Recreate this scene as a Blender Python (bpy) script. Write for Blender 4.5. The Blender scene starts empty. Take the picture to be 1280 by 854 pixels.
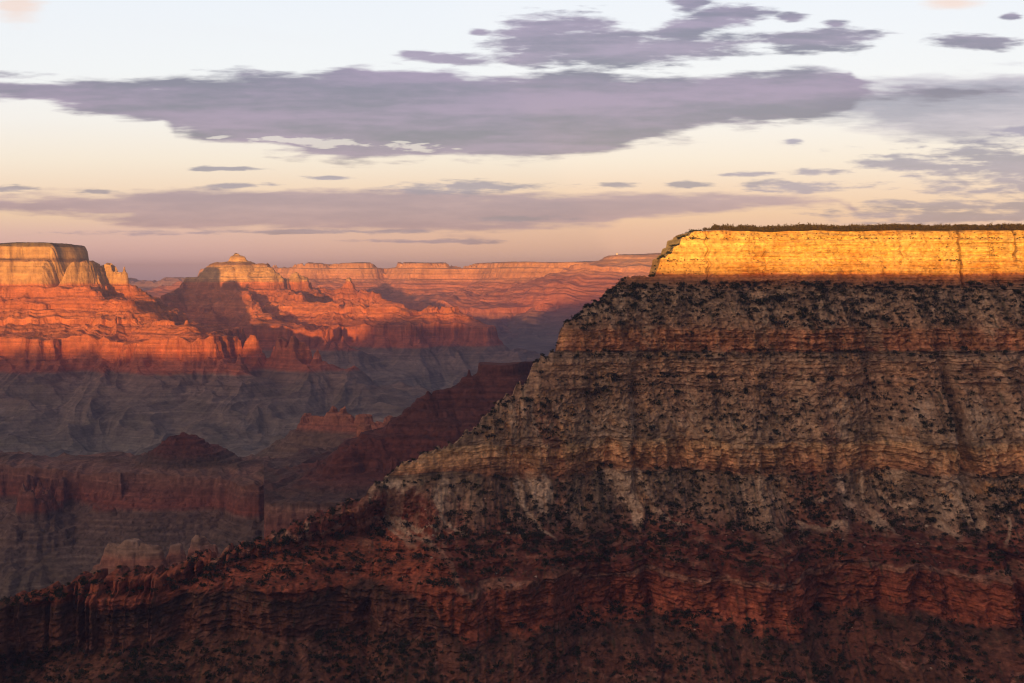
import bpy, math, random, time
import numpy as np
T0 = time.time()
scene = bpy.context.scene
col = scene.collection
rng = np.random.default_rng(7)
F = 50.0 / 36.0 * 1280.0            # focal length in photo pixels
HOR = 345.0                         # photo row of the level line
SUN_EL = math.radians(2.5)
SUN_AZ = math.radians(6.0)          # sun travels towards +Y, slightly towards +X
TE = math.tan(SUN_EL)

# ------------------------------------------------------------------ noise
_r = np.random.default_rng(11)
_perm = np.concatenate([_r.permutation(256)] * 3).astype(np.int32)
_ang = _r.random(256) * 2 * np.pi
_gx = np.cos(_ang).astype(np.float32); _gy = np.sin(_ang).astype(np.float32)

def pn(x, y, seed=0):
    x = np.asarray(x, np.float32) + np.float32(seed * 17.37 + 300.5)
    y = np.asarray(y, np.float32) + np.float32(seed * 9.71 + 300.5)
    xf = np.floor(x); yf = np.floor(y)
    xi = xf.astype(np.int32) & 255; yi = yf.astype(np.int32) & 255
    x = x - xf; y = y - yf
    u = x * x * x * (x * (x * 6 - 15) + 10); v = y * y * y * (y * (y * 6 - 15) + 10)
    a = _perm[xi]; b = _perm[xi + 1]
    aa = _perm[a + yi]; ab = _perm[a + yi + 1]; ba = _perm[b + yi]; bb = _perm[b + yi + 1]
    n00 = _gx[aa] * x + _gy[aa] * y
    n01 = _gx[ab] * x + _gy[ab] * (y - 1)
    n10 = _gx[ba] * (x - 1) + _gy[ba] * y
    n11 = _gx[bb] * (x - 1) + _gy[bb] * (y - 1)
    n0 = n00 + u * (n10 - n00); n1 = n01 + u * (n11 - n01)
    return (n0 + v * (n1 - n0)) * 1.5

def fbm(x, y, lam, octs=4, seed=0, gain=.5):
    s = 0; a = 1.0; f = 1.0 / lam; t = 0
    for i in range(octs):
        s = s + a * pn(x * f, y * f, seed + i * 3); t += a; a *= gain; f *= 2.03
    return s / t

def ridged(x, y, lam, octs=3, seed=0):
    s = 0; a = 1.0; f = 1.0 / lam; t = 0
    for i in range(octs):
        s = s + a * (1 - 2 * np.abs(pn(x * f, y * f, seed + i * 5))); t += a; a *= .5; f *= 2.1
    return s / t                     # about -1..1, +1 on ridge lines

def sstep(a, b, x):
    # a > b gives the falling version
    t = np.clip((x - a) / (b - a), 0, 1)
    return t * t * (3 - 2 * t)

def W(px, d, y=None):
    """world x (and z) of a photo column/row at depth d"""
    X = (px - 640) / F * d
    return X if y is None else (X, (HOR - y) / F * d)

def prof(tab):
    s = np.array([a for a, b in tab], float); z = np.array([b for a, b in tab], float)
    f = lambda q: np.interp(q, s, z)
    inv = lambda h: np.interp(-np.asarray(h, float), -z, s)
    return f, inv

def terrace(z, x, y, T, a, seed, lam=400.):
    ph = z / T + 0.6 * fbm(x, y, lam, 2, seed)
    return z + a * T / (2 * np.pi) * np.sin(2 * np.pi * ph)

# ------------------------------------------------------------------ mesh helpers
def mesh_from(name, co, faces, mat, colors=None, smooth=False):
    me = bpy.data.meshes.new(name)
    co = np.ascontiguousarray(co, np.float32); faces = np.ascontiguousarray(faces, np.int32)
    n, k = faces.shape
    me.vertices.add(len(co)); me.vertices.foreach_set('co', co.ravel())
    me.loops.add(n * k); me.loops.foreach_set('vertex_index', faces.ravel())
    me.polygons.add(n)
    me.polygons.foreach_set('loop_start', np.arange(0, n * k, k, dtype=np.int32))
    me.polygons.foreach_set('loop_total', np.full(n, k, np.int32))
    me.polygons.foreach_set('use_smooth', np.full(n, smooth, bool))
    me.update(calc_edges=True)
    if colors is not None:
        at = me.color_attributes.new('rock', 'FLOAT_COLOR', 'POINT')
        c4 = np.ones((len(co), 4), np.float32); c4[:, :3] = colors
        at.data.foreach_set('color', c4.ravel())
    if mat: me.materials.append(mat)
    return me

def link(name, me, label=None, cat=None, kind=None, group=None, parent=None):
    o = bpy.data.objects.new(name, me); col.objects.link(o)
    if label: o['label'] = label
    if cat: o['category'] = cat
    if kind: o['kind'] = kind
    if group: o['group'] = group
    if parent: o.parent = parent
    return o

def gridfaces(nr, nc):
    i = np.arange(nr * nc, dtype=np.int32).reshape(nr, nc)
    return np.stack([i[:-1, :-1], i[:-1, 1:], i[1:, 1:], i[1:, :-1]], -1).reshape(-1, 4)

def fan(name, hfun, cfun, px0, px1, nc, d0, d1, nfine, nrow, mat, floor=None, far_w=.12):
    """terrain sheet: columns fan out from the viewpoint, rows spent where slopes are steep"""
    NC = nc; nc = NC // 3
    px = np.linspace(px0, px1, nc); k = ((px - 640) / F)[None, :]
    Y = np.geomspace(d0, d1, nfine)[:, None] * np.ones((1, nc))
    H = hfun(Y * k, Y).astype(np.float64)
    phi = H / Y * F
    dphi = np.diff(phi, axis=0)
    dl = np.diff(np.log(Y), axis=0) * F * far_w
    # hidden stretches (behind the running skyline) get fewer rows
    sky = np.maximum.accumulate(phi, axis=0)[:-1]
    hid = (sky - phi[:-1]) > 3
    m = np.sqrt(np.where(hid, dphi * .12, dphi) ** 2 + np.where(hid, dl * .35, dl) ** 2) + 1e-5
    ker = np.hanning(9)[1:-1]; ker /= ker.sum(); pad = len(ker) // 2
    mp = np.pad(m, ((0, 0), (pad, pad)), 'edge'); ms = sum(w * mp[:, i:i + nc] for i, w in enumerate(ker))
    c = np.vstack([np.zeros((1, nc)), np.cumsum(ms, 0)]); c /= c[-1:]
    t = np.linspace(0, 1, nrow)
    Yr = np.empty((nrow, nc))
    for j in range(nc): Yr[:, j] = np.interp(t, c[:, j], Y[:, j])
    px2 = np.linspace(px0, px1, NC); ix = np.interp(px2, px, np.arange(nc)); i0 = np.minimum(ix.astype(int), nc - 2); fr = (ix - i0)[None, :]
    Yr = Yr[:, i0] * (1 - fr) + Yr[:, i0 + 1] * fr
    k = ((px2 - 640) / F)[None, :]; nc = NC
    Xr = Yr * k
    Hr = hfun(Xr, Yr).astype(np.float64)
    dzy = np.abs(np.gradient(Hr, axis=0)) / np.maximum(np.gradient(Yr, axis=0), .05)
    steep = np.clip(dzy, 0, 20)
    C = cfun(Xr, Yr, Hr, steep)
    if floor is not None: Hr[-1] = floor; Hr[0] = np.minimum(Hr[0], floor)
    co = np.stack([Xr, Yr, Hr], -1).reshape(-1, 3)
    me = mesh_from(name, co, gridfaces(nrow, nc), mat, C.reshape(-1, 3))
    print(name, 'z', Hr.min(), Hr.max(), round(time.time() - T0, 1))
    return me

# ------------------------------------------------------------------ materials
def new_mat(name):
    m = bpy.data.materials.new(name); m.use_nodes = True
    nt = m.node_tree; b = nt.nodes['Principled BSDF']
    b.inputs['Roughness'].default_value = .95
    b.inputs['Specular IOR Level'].default_value = .1
    return m, nt, b

def rock_mat(name, grain, bump, amount=.6):
    m, nt, b = new_mat(name); N = nt.nodes.new; L = nt.links.new
    at = N('ShaderNodeAttribute'); at.attribute_name = 'rock'
    geo = N('ShaderNodeNewGeometry')
    # rough stone grain
    mp = N('ShaderNodeMapping'); mp.inputs['Scale'].default_value = (1 / grain,) * 3
    L(geo.outputs['Position'], mp.inputs[0])
    n1 = N('ShaderNodeTexNoise'); n1.inputs['Scale'].default_value = 1; n1.inputs['Detail'].default_value = 6
    n1.inputs['Roughness'].default_value = .65
    L(mp.outputs[0], n1.inputs['Vector'])
    # thin beds
    mp2 = N('ShaderNodeMapping'); mp2.inputs['Scale'].default_value = (.06 / grain, .06 / grain, 1.6 / grain)
    L(geo.outputs['Position'], mp2.inputs[0])
    n2 = N('ShaderNodeTexNoise'); n2.inputs['Scale'].default_value = 1; n2.inputs['Detail'].default_value = 4
    L(mp2.outputs[0], n2.inputs['Vector'])
    # upright streaks
    mp3 = N('ShaderNodeMapping'); mp3.inputs['Scale'].default_value = (.9 / grain, .9 / grain, .12 / grain)
    L(geo.outputs['Position'], mp3.inputs[0])
    n3 = N('ShaderNodeTexNoise'); n3.inputs['Scale'].default_value = 1; n3.inputs['Detail'].default_value = 4
    L(mp3.outputs[0], n3.inputs['Vector'])
    def rng_(n, lo, hi):
        r = N('ShaderNodeMapRange'); r.inputs['From Min'].default_value = .3; r.inputs['From Max'].default_value = .7
        r.inputs['To Min'].default_value = lo; r.inputs['To Max'].default_value = hi
        L(n.outputs['Fac'], r.inputs['Value']); return r
    a, c, d = rng_(n1, 1 - amount, 1 + amount), rng_(n2, 1 - amount * .4, 1 + amount * .4), rng_(n3, 1 - amount * .12, 1 + amount * .12)
    m1 = N('ShaderNodeMath'); m1.operation = 'MULTIPLY'; L(a.outputs[0], m1.inputs[0]); L(c.outputs[0], m1.inputs[1])
    m2 = N('ShaderNodeMath'); m2.operation = 'MULTIPLY'; L(m1.outputs[0], m2.inputs[0]); L(d.outputs[0], m2.inputs[1])
    vm = N('ShaderNodeVectorMath'); vm.operation = 'SCALE'
    L(at.outputs['Color'], vm.inputs[0]); L(m2.outputs[0], vm.inputs['Scale'])
    L(vm.outputs[0], b.inputs['Base Color'])
    ad = N('ShaderNodeMath'); ad.operation = 'ADD'; L(n1.outputs['Fac'], ad.inputs[0]); L(n2.outputs['Fac'], ad.inputs[1])
    bp = N('ShaderNodeBump'); bp.inputs['Strength'].default_value = .9; bp.inputs['Distance'].default_value = bump
    L(ad.outputs[0], bp.inputs['Height']); L(bp.outputs[0], b.inputs['Normal'])
    return m

M_near = rock_mat('near_rock', 8, 2.4, .5)
M_mid = rock_mat('mid_rock', 16, 3.0, .45)
M_far = rock_mat('far_rock', 45, 7.0, .35)
M_rim = rock_mat('distant_rock', 120, 14.0, .25)

def leaf_mat(name, c1, c2):
    m, nt, b = new_mat(name); N = nt.nodes.new; L = nt.links.new
    geo = N('ShaderNodeNewGeometry')
    n = N('ShaderNodeTexNoise'); n.inputs['Scale'].default_value = .35; n.inputs['Detail'].default_value = 3
    L(geo.outputs['Position'], n.inputs['Vector'])
    r = N('ShaderNodeValToRGB'); r.color_ramp.elements[0].position = .35; r.color_ramp.elements[1].position = .68
    r.color_ramp.elements[0].color = (*c1, 1); r.color_ramp.elements[1].color = (*c2, 1)
    L(n.outputs['Fac'], r.inputs[0]); L(r.outputs[0], b.inputs['Base Color'])
    return m
M_leaf = leaf_mat('juniper_foliage', (.016, .024, .012), (.040, .050, .022))
M_pine = leaf_mat('pine_foliage', (.045, .045, .018), (.12, .095, .035))
M_bark, _, _b = new_mat('bark'); _b.inputs['Base Color'].default_value = (.09, .06, .04, 1)

def boulder_mat():
    m, nt, b = new_mat('pale_boulder'); N = nt.nodes.new; L = nt.links.new
    geo = N('ShaderNodeNewGeometry')
    n = N('ShaderNodeTexNoise'); n.inputs['Scale'].default_value = .2; n.inputs['Detail'].default_value = 4
    L(geo.outputs['Position'], n.inputs['Vector'])
    r = N('ShaderNodeValToRGB'); r.color_ramp.elements[0].position = .35; r.color_ramp.elements[1].position = .68
    r.color_ramp.elements[0].color = (.20, .13, .095, 1); r.color_ramp.elements[1].color = (.58, .47, .38, 1)
    L(n.outputs['Fac'], r.inputs[0]); L(r.outputs[0], b.inputs['Base Color'])
    return m
M_boulder = boulder_mat()

# ------------------------------------------------------------------ colours of the beds
def bands(z, tab):
    zs = np.array([t[0] for t in tab], float)
    cs = np.array([t[1] for t in tab], float)
    o = np.argsort(zs); zs = zs[o]; cs = cs[o]
    return np.stack([np.interp(z, zs, cs[:, i]) for i in range(3)], -1)

def mixc(a, b, t): return a + (np.asarray(b) - a) * np.asarray(t)[..., None]

# ================================================================== NEAR MESA
tabA = [(-1200, 105), (-60, 86), (0, 83), (4, 70), (9, 66), (13, 30), (17, 26), (21, 4), (27, -2), (36, -17),
        (60, -36), (128, -94), (138, -133), (160, -149), (166, -178), (184, -184), (189, -205), (206, -213),
        (260, -266), (266, -284), (274, -329), (330, -366), (400, -401), (440, -410), (446, -419), (500, -427), (506, -437),
        (560, -446), (572, -512), (620, -530), (760, -600), (980, -720), (1500, -960), (2600, -1000)]
fA, invA = prof(tabA)
_sg = np.arange(-1200., 2600., 5.); _zg = fA(_sg); _kk = np.ones(15) / 15; _zs = np.convolve(np.pad(_zg, 7, 'edge'), _kk, 'valid')
def fAs(q): return np.interp(q, _sg, _zs)
silA = [(1500, 283), (880, 283), (868, 289), (850, 305), (832, 322), (818, 343), (812, 347), (784, 347), (776, 356), (700, 413), (694, 440),
        (672, 449), (655, 478), (630, 500), (600, 530), (575, 552), (540, 566), (500, 582), (480, 598), (463, 620), (430, 634), (390, 650), (340, 672),
        (280, 692), (200, 714), (150, 722), (80, 733), (40, 741), (0, 752), (-60, 775), (-160, 815)]
def yFront(X): return 2600 + np.clip(X, -900, 0) * .22 + 12 * np.sin(X / 260.)
_xs, _ss = [], []
for p, y in silA:
    s = 0.
    for _ in range(30):
        yc = yFront(W(p, 2500 - s)) - s
        X, z = W(p, yc, y)
        s = .5 * s + .5 * float(invA(z)) if p < 868 else 0.
    _xs.append(X); _ss.append(s)
_xm = W(880, 2590); _k = [i for i in range(len(_xs)) if _xs[i] < _xm]; _xs = [_xs[i] for i in _k] + [_xm, _xm + 320, _xm + 3000]; _ss = [_ss[i] for i in _k] + [0., -320., -320.]
_o = np.argsort(_xs); SX = np.array(_xs)[_o]; SS = np.array(_ss)[_o]
print('spur', [(round(a), round(b)) for a, b in zip(SX, SS)][:40])

def warpA(x, y):
    return 20 * fbm(x + 40 * pn(x / 200, y / 200, 27), y * .5, 260, 3, 19) + 7 * ridged(x, y * .3, 330, 1, 28)

def recess(x, v, z, sc):
    """how far the face stands back (+) or out (-) at a place on it"""
    y = 2600 - v; f = y - .9 * z                              # runs on down slopes and down cliffs alike
    grow = sstep(5, 110, v - sc) * sstep(-150, -15, v)
    wx = x + 25 * pn(x / 160, f / 300, 4)
    big = 44 * fbm(x, y * .6, 330, 2, 1) + 26 * ridged(wx, y * .35, 170, 2, 2)
    big = big + sstep(90, 260, v) * (55 * ridged(x + 60 * pn(x / 300, y / 300, 16), y * .25, 420, 1, 17) + 26 * fbm(x, f * .5, 110, 2, 18))
    lower = sstep(120, 420, v)
    big = big + lower * (44 * ridged(wx, y * .3, 260, 2, 8) + 24 * ridged(wx + .2 * f, f * .35, 95, 2, 9))
    N = big * grow * (.42 + .58 * sstep(30, 120, v))
    near = (.3 + .7 * grow)
    N = N + near * (6 * fbm(x, f * .6, 60, 2, 5) + 3 * fbm(x, f, 24, 3, 6))
    q = pn(x / 62, z / 400, 12); N = N + near * 4.5 * np.tanh(q * 7) * (v < 40)
    N = N + near * np.where(v < 32, .5, 1.) * (3.2 * np.tanh(4 * pn(x / 19, z / 13 + x / 160, 21)) + 1.8 * np.tanh(4 * pn(x / 8, z / 5, 22)) + 1.2 * pn(x / 3.5, z / 2.6, 23))
    # beds that stand proud or weather back
    zb = z + 3 * fbm(x, x * 0, 200, 2, 46)
    cl = 1 - np.clip(slope_zone(z), 0, 1)
    bm = .35 + .9 * sstep(-.2, .35, fbm(x, z, 90, 2, 55))
    N = N + cl * bm * near * (2.3 * np.tanh(3 * pn(zb / 7.5, x / 260, 47)) + 1.1 * np.tanh(3 * pn(zb / 2.8, x / 120, 48)))
    jm = sstep(-90, -97, z) * sstep(-135, -130, z) + sstep(-280, -286, z) * sstep(-332, -328, z) + .8 * sstep(-440, -446, z) * sstep(-515, -508, z)
    N = N + jm * near * (5.5 * np.tanh(5 * pn(x / 30, z / 160, 53)) + 3.0 * np.tanh(5 * pn(x / 12, z / 60, 54)))
    xg = x + 26 * pn(x / 90, f / 70, 13) + 9 * pn(x / 22, f / 22, 14)
    def g(px, wd, d=2350): return np.exp(-((xg - W(px, d)) / wd) ** 2)
    N = N + sstep(120, 200, v) * (60 * g(1216, 14, 2330) + 34 * g(1120, 60) - 34 * g(1262, 40) + 26 * g(806, 9) + 26 * g(925, 40))
    N = N + sstep(250, 330, v) * (34 * g(1010, 30, 2200) + 36 * g(1205, 60, 2200) + 24 * g(900, 22, 2100))
    N = N + sstep(500, 580, v) * (44 * g(770, 50, 2000) + 60 * g(1110, 30, 2000) + 30 * g(450, 14, 1950))
    # cracks in the sunlit wall
    def k(px, wd): return np.exp(-((x + 5 * pn(z / 14, x * 0 + px, 15) - W(px, 2590)) / wd) ** 2)
    N = N + (v < 40) * (sc < 1) * (14 * k(1200, 2.0) + 13 * k(1268, 2.0) * (z > 28) + 4 * k(1126, 1.2) * (z > 20) + 5 * k(958, 1.5) * (z < 50) + 4 * k(1238, 1.2)
                                 - 8 * k(1020, 12) - 7 * k(1100, 10) + 9 * k(1250, 14) + 9 * k(1180, 11) * (z < 60) + 12 * k(886, 3))
    nose = (1 - sstep(W(872, 2590), W(905, 2590), x)) * (1 - sstep(30, 60, v))
    return N * (1 - .75 * nose)

def slope_zone(z):
    return sstep(-20, -32, z) * sstep(-94, -84, z) + sstep(-190, -200, z) * sstep(-270, -262, z) + sstep(-332, -340, z) * sstep(-404, -394, z) + .6 * sstep(-520, -540, z)

# rows follow the beds: v is the distance out from the cliff edge
_v = np.arange(-330, 1700, .5); _z = fA(_v)
_w = np.where(_v < -8, .06, np.where(_v > 800, .10, 1.0))
_m = np.hypot(np.gradient(_z), .30 * .5) * _w
_c = np.cumsum(_m); NF = 1080
vF = np.interp(np.linspace(_c[0], _c[-1], NF), _c, _v)[::-1]      # near, low rows first
NCR, NB = 26, 90
vB = np.concatenate([np.linspace(-330, 60, 30, endpoint=False), np.geomspace(60, 1700, NB - 30)])
colX = np.concatenate([np.arange(-1020, -700, 4.), np.arange(-700, 1000, 1.35), np.arange(1000, 1400, 5.)])
nc = len(colX); sc1 = np.interp(colX, SX, SS); _sk = 3.2 * np.tanh(4 * pn(colX / 16, colX * 0, 81)) + 2.2 * np.tanh(4 * pn(colX / 6, colX * 0, 82)); sc1 = np.where(sc1 > .5, np.maximum(invA(fA(sc1) + _sk * .9 + 4 * fbm(colX, colX * 0, 45, 2, 83)), .2), sc1)[None, :]; yf1 = yFront(colX)[None, :]; w1 = np.interp(colX, [-200, 120, 260, 420], [26, 40, 120, 500])[None, :]
vv = np.concatenate([np.repeat(vF[:, None], nc, 1), np.repeat(sc1, NCR, 0), np.repeat(vB[:, None], nc, 1)])
gv = np.maximum(vv, sc1)
GX = np.repeat(colX[None, :], len(vv), 0)
front = np.zeros((len(vv), 1)); front[NF + NCR // 2:] = 1
frac = np.concatenate([np.zeros(NF), np.linspace(0, 1, NCR + 2)[1:-1], np.ones(NB)])[:, None]
Yf = yf1 - gv; Yb = yf1 - 2 * sc1 + w1 + gv
GY = Yf * (1 - frac) + Yb * frac
z0 = fA(gv)
# talus aprons bury the cliffs here and there
bury = sstep(.0, .35, fbm(GX, (2600 - gv) * .4, 120, 3, 26)) * sstep(20, 60, gv) * .85 * (1 - .85 * sstep(480, 540, gv))
bury = bury * (1 - .8 * sstep(248, 258, gv) * (1 - sstep(280, 292, gv))) * (1 - .7 * sstep(118, 126, gv) * (1 - sstep(142, 150, gv)))
bury = bury + .5 * sstep(.0, .5, fbm(GX, GX * 0, 90, 3, 29)) * sstep(22, 34, gv) * (1 - bury)
z1 = z0 + (fAs(gv) - z0) * np.clip(bury, 0, 1)
N_ = recess(GX, gv, z1, np.maximum(sc1, -320))
GY = GY + N_ * (1 - 2 * frac)
wz = warpA(GX, GY) * sstep(135, 200, gv) * sstep(10, 90, gv - np.maximum(sc1, 0))
slz = np.clip(slope_zone(z1), 0, 1)
yv_ = GY * .6 - z1 * .9
sl_ = (sstep(-8, -40, z1) * sstep(-560, -400, z1) + .4 * sstep(-400, -500, z1)) * (.4 + .6 * sstep(0, 40, gv - sc1))
wxx = GX + 22 * pn(GX / 110, GY / 110, 39)
GZ = z1 + wz + sl_ * (.3 + .7 * slz) * (5.5 * fbm(GX, yv_, 34, 4, 30) + 1.6 * np.tanh(3 * pn(GX / 6, yv_ / 6, 33)) + 9 * fbm(GX, yv_ * .8, 85, 2, 31) + 6 * ridged(wxx, GY * .25, 85, 1, 38))
GZ = GZ + np.where(gv < -8, 2 * fbm(GX, GY, 90, 2, 35), 0) + np.where((gv >= -8) & (sc1 > -1), 1.5 * fbm(GX, GY, 30, 2, 49), 0)
GZ = GZ + 4.5 * fbm(GX, GX * 0, 120, 3, 84) * (1 - sstep(-4, 14, gv)) * (sc1 < 1)
GZ[0] -= 400; GZ[-1] -= 300

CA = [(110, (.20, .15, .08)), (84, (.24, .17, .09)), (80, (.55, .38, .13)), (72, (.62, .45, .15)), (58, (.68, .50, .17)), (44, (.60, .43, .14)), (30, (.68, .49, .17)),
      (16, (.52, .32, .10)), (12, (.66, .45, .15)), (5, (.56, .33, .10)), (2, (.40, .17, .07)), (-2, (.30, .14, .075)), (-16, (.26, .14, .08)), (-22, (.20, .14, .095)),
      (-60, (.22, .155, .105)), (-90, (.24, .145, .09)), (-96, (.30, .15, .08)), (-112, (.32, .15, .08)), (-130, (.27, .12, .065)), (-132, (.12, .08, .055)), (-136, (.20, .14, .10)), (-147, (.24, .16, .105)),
      (-153, (.30, .185, .115)), (-180, (.27, .165, .105)), (-213, (.24, .155, .10)), (-250, (.26, .18, .12)), (-270, (.27, .185, .12)), (-276, (.17, .12, .08)), (-282, (.40, .26, .14)), (-290, (.42, .25, .13)), (-310, (.40, .22, .115)), (-326, (.30, .15, .085)), (-330, (.10, .07, .05)),  # near-black line at the tan cliff foot paints in its shadow
      (-334, (.175, .125, .085)), (-370, (.17, .115, .08)), (-392, (.18, .10, .07)), (-402, (.16, .058, .04)), (-409, (.25, .12, .08)), (-411, (.13, .042, .03)), (-418, (.18, .06, .038)), (-420, (.26, .12, .08)), (-422, (.14, .045, .03)), (-438, (.19, .062, .038)), (-441, (.33, .18, .125)), (-447, (.30, .14, .09)), (-450, (.27, .085, .048)), (-480, (.34, .105, .055)), (-505, (.29, .09, .05)), (-512, (.09, .05, .035)), (-530, (.16, .075, .05)), (-556, (.17, .07, .045)), (-558, (.28, .14, .10)), (-562, (.15, .07, .045)), (-700, (.15, .08, .055)), (-1000, (.13, .09, .07))]  # thin pale ledge-top lines paint in light caught on the ledges
def chute(x, y, z):
    xw = x + 34 * pn(x / 90, y / 90, 74) + (y - 2200) * (.55 * np.tanh(4 * pn(x / 190, x * 0, 75)))
    m = (sstep(-20, -30, z) * sstep(-95, -88, z) * .5 + sstep(-205, -215, z) * sstep(-282, -272, z) * .7 + sstep(-322, -330, z) * sstep(-425, -398, z))
    return sstep(.70, .9, ridged(xw, y * .1, 58, 1, 76)) * sstep(-.25, .1, fbm(x, y, 90, 2, 78)) * m
def cA(x, y, z, steep):
    lo = sstep(-330, -370, z)
    z_true = z; z = z - warpA(x, y) * sstep(-134, -175, z)
    zz = z + 5 * fbm(x, y, 120, 3, 40) + 2.5 * pn(x / 14, y / 14, 44) + lo * (42 * fbm(x, y * .6 - z * .5, 170, 4, 41) + 6)
    zz = zz - sstep(-300, -330, z) * 60 * sstep(W(610, 2100), W(500, 2100), x)
    zz = np.where(z > -404, zz, np.minimum(zz, np.where(z > -440, 0, -404)))
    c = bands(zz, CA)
    yv = y * .6 - z * .9
    # bed to bed colour change
    b = pn(z / 3.1, x / 900, 50) + .6 * pn(z / 1.2, x / 400, 51)
    c = c * (1 + .22 * np.clip(b, -1, 1))[..., None]
    slope = 1 - sstep(.9, 2.2, steep)
    og = sstep(.05, .4, fbm(x, z * .5, 55, 4, 58)) * sstep(-90, -96, z) * (1 - slope) * sstep(-400, -380, z)
    c = mixc(c, (.50, .27, .12), og * .6)
    c = c * (1 + .45 * np.clip(.55 * pn(x / 4, yv / 4, 59) + .8 * pn(x / 11, yv / 11, 57) + .9 * pn(x / 27, yv / 22, 56), -1, 1) * sstep(-18, -26, z))[..., None]
    mid = sstep(-20, -30, z) * sstep(-415, -385, z)
    # pale scree and red soil patches
    sc = sstep(.05, .45, fbm(x * 1.2, yv * .6, 60, 4, 60)) * mid * slope
    c = mixc(c, (.38, .27, .18), sc * .7)
    red = sstep(.08, .4, fbm(x, yv * .6, 150, 4, 64)) * sstep(-190, -230, z) * slope
    c = mixc(c, (.19, .075, .045), red * .75)
    dk = sstep(.0, .5, fbm(x, yv, 45, 4, 68)) * sstep(-18, -30, z)
    c = mixc(c, c * np.array((.55, .6, .62)), dk * .8 * (.35 + .65 * slope) * (1 - .5 * sstep(-404, -430, z)))
    # sparse scrub on benches
    sb = sstep(.25, .6, pn(x / 6, yv / 6, 70)) * slope * sstep(-20, -40, z)
    c = mixc(c, (.055, .055, .032), sb * .7)
    # scree chutes running down the slopes
    ch = chute(x, y, z_true) * (.35 + .65 * slope)
    c = mixc(c, (.40, .30, .215), ch * .85)
    # a pale slide chute below the tan cliff
    u = (x - W(1112, 2240)) - (2270 - y) * .42
    sl = np.exp(-(u / 9) ** 2) * sstep(-322, -332, z) * sstep(-392, -370, z) * (np.abs(x - W(1130, 2240)) < 90)
    c = mixc(c, (.42, .32, .245), sl * .8)
    # desert varnish
    v = sstep(.05, .45, fbm(x, z * .3, 14, 4, 72)) * sstep(1.5, 3, steep)
    c = mixc(c, c * np.array((.62, .55, .52)), v * (.5 * sstep(-3, -12, z) - .3 * sstep(-400, -420, z)) + v * .18)
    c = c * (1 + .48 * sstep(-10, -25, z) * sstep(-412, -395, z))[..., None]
    ochre = sstep(.0, .45, fbm(x, z * 1.5, 60, 4, 77)) * sstep(-5, 2, z)  # orange-brown patches in the stone of the upper wall
    c = mixc(c, c * np.array((.86, .70, .55)), ochre * .8)
    return np.clip(c, .01, .9)

_dz = np.abs(np.diff(GZ, axis=0)); _dy = np.abs(np.diff(GY, axis=0)) + .15
_st = _dz / _dy; _st = np.vstack([_st, _st[-1:]])
_p = np.pad(np.minimum(_st, 6), ((4, 4), (0, 0)), 'edge'); steepA = sum(_p[i:i + len(_st)] for i in range(9)) / 9
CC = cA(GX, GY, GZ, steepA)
_f = gridfaces(*GX.shape)
_g = gv.reshape(-1)
_flat = (np.abs(_g[_f[:, 0]] - _g[_f[:, 3]]) < 1e-6) & (np.abs(_g[_f[:, 1]] - _g[_f[:, 2]]) < 1e-6)
_row = _f[:, 0] // nc
_f = _f[~(_flat & ((_row < NF - 1) | (_row >= NF + NCR)))]
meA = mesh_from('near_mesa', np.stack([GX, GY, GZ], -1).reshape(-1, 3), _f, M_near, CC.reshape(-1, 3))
print('near mesa', len(GX), nc, round(time.time() - T0, 1))
link('mesa', meA, 'large near mesa with a sunlit golden cliff rim above dark shrub covered slopes and red ledges', 'mesa', 'structure')

# ================================================================== generic buttes
def spine(nodes, inv, r_def=15, zoff=0.):
    """nodes: (px, depth, photo row, flat radius)"""
    P = []
    for nd in nodes:
        px, d, yr = nd[:3]; r = nd[3] if len(nd) > 3 else r_def
        X, z = W(px, d, yr)
        P.append((X, d, float(inv(z)), r))
    return P
def s_of(lines, x, y, k=25.):
    s = None
    for P in lines:
        if len(P) == 1: P = [P[0], (P[0][0] + 1, *P[0][1:])]
        for (x0, y0, s0, r0), (x1, y1, s1, r1) in zip(P[:-1], P[1:]):
            dx, dy = x1 - x0, y1 - y0
            t = np.clip(((x - x0) * dx + (y - y0) * dy) / (dx * dx + dy * dy), 0, 1)
            dd = np.hypot(x - x0 - t * dx, y - y0 - t * dy)
            q = (s0 + t * (s1 - s0)) + np.maximum(0, dd - (r0 + t * (r1 - r0)))
            if s is None: s = q
            else:
                h = np.clip(.5 + .5 * (s - q) / k, 0, 1)
                s = s + (q - s) * h - k * h * (1 - h)
    return s

def butte_fn(lines, f, sc, seed, ter=(22., 60.), amp=1.0, k=25., rough=1.0, tal=850.):
    """sc: size of the erosion pattern in metres"""
    def h(x, y):
        x = np.asarray(x, float); y = np.asarray(y, float)
        wx = x + .3 * sc * pn(x / sc, y / sc, seed + 40); wy = y + .3 * sc * pn(x / sc, y / sc, seed + 41)
        s = s_of(lines, x, y, k)
        g = .22 + .78 * sstep(0, .5 * sc, s)
        N = amp * sc * (.20 * fbm(wx, wy, sc * 1.1, 2, seed) * g + .15 * ridged(wx, wy, sc * .8, 2, seed + 3) * g
                        + .07 * ridged(wx, wy * .4, sc * .28, 2, seed + 7) * (.3 + .7 * g) + .018 * fbm(x, y, sc * .07, 3, seed + 9))
        z = f(s + N)
        tm = 1 - sstep(tal, tal * 1.12, s + N)
        for T in ter: z = z + (terrace(z, x, y, T, .8, seed + int(T), sc) - z) * tm
        gul = sstep(60, 400, s)
        z = z + rough * sstep(450, 1000, s) * sc * .24 * ridged(wx, wy * .4, sc * 1.1, 3, seed + 23)
        z = z + rough * gul * sc * ((.035 + .025 * tm) * ridged(wx, wy * .3, sc * .38, 2, seed + 13)) + rough * sc * .008 * fbm(x, y, sc * .05, 3, seed + 17)
        return z
    return h

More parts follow.
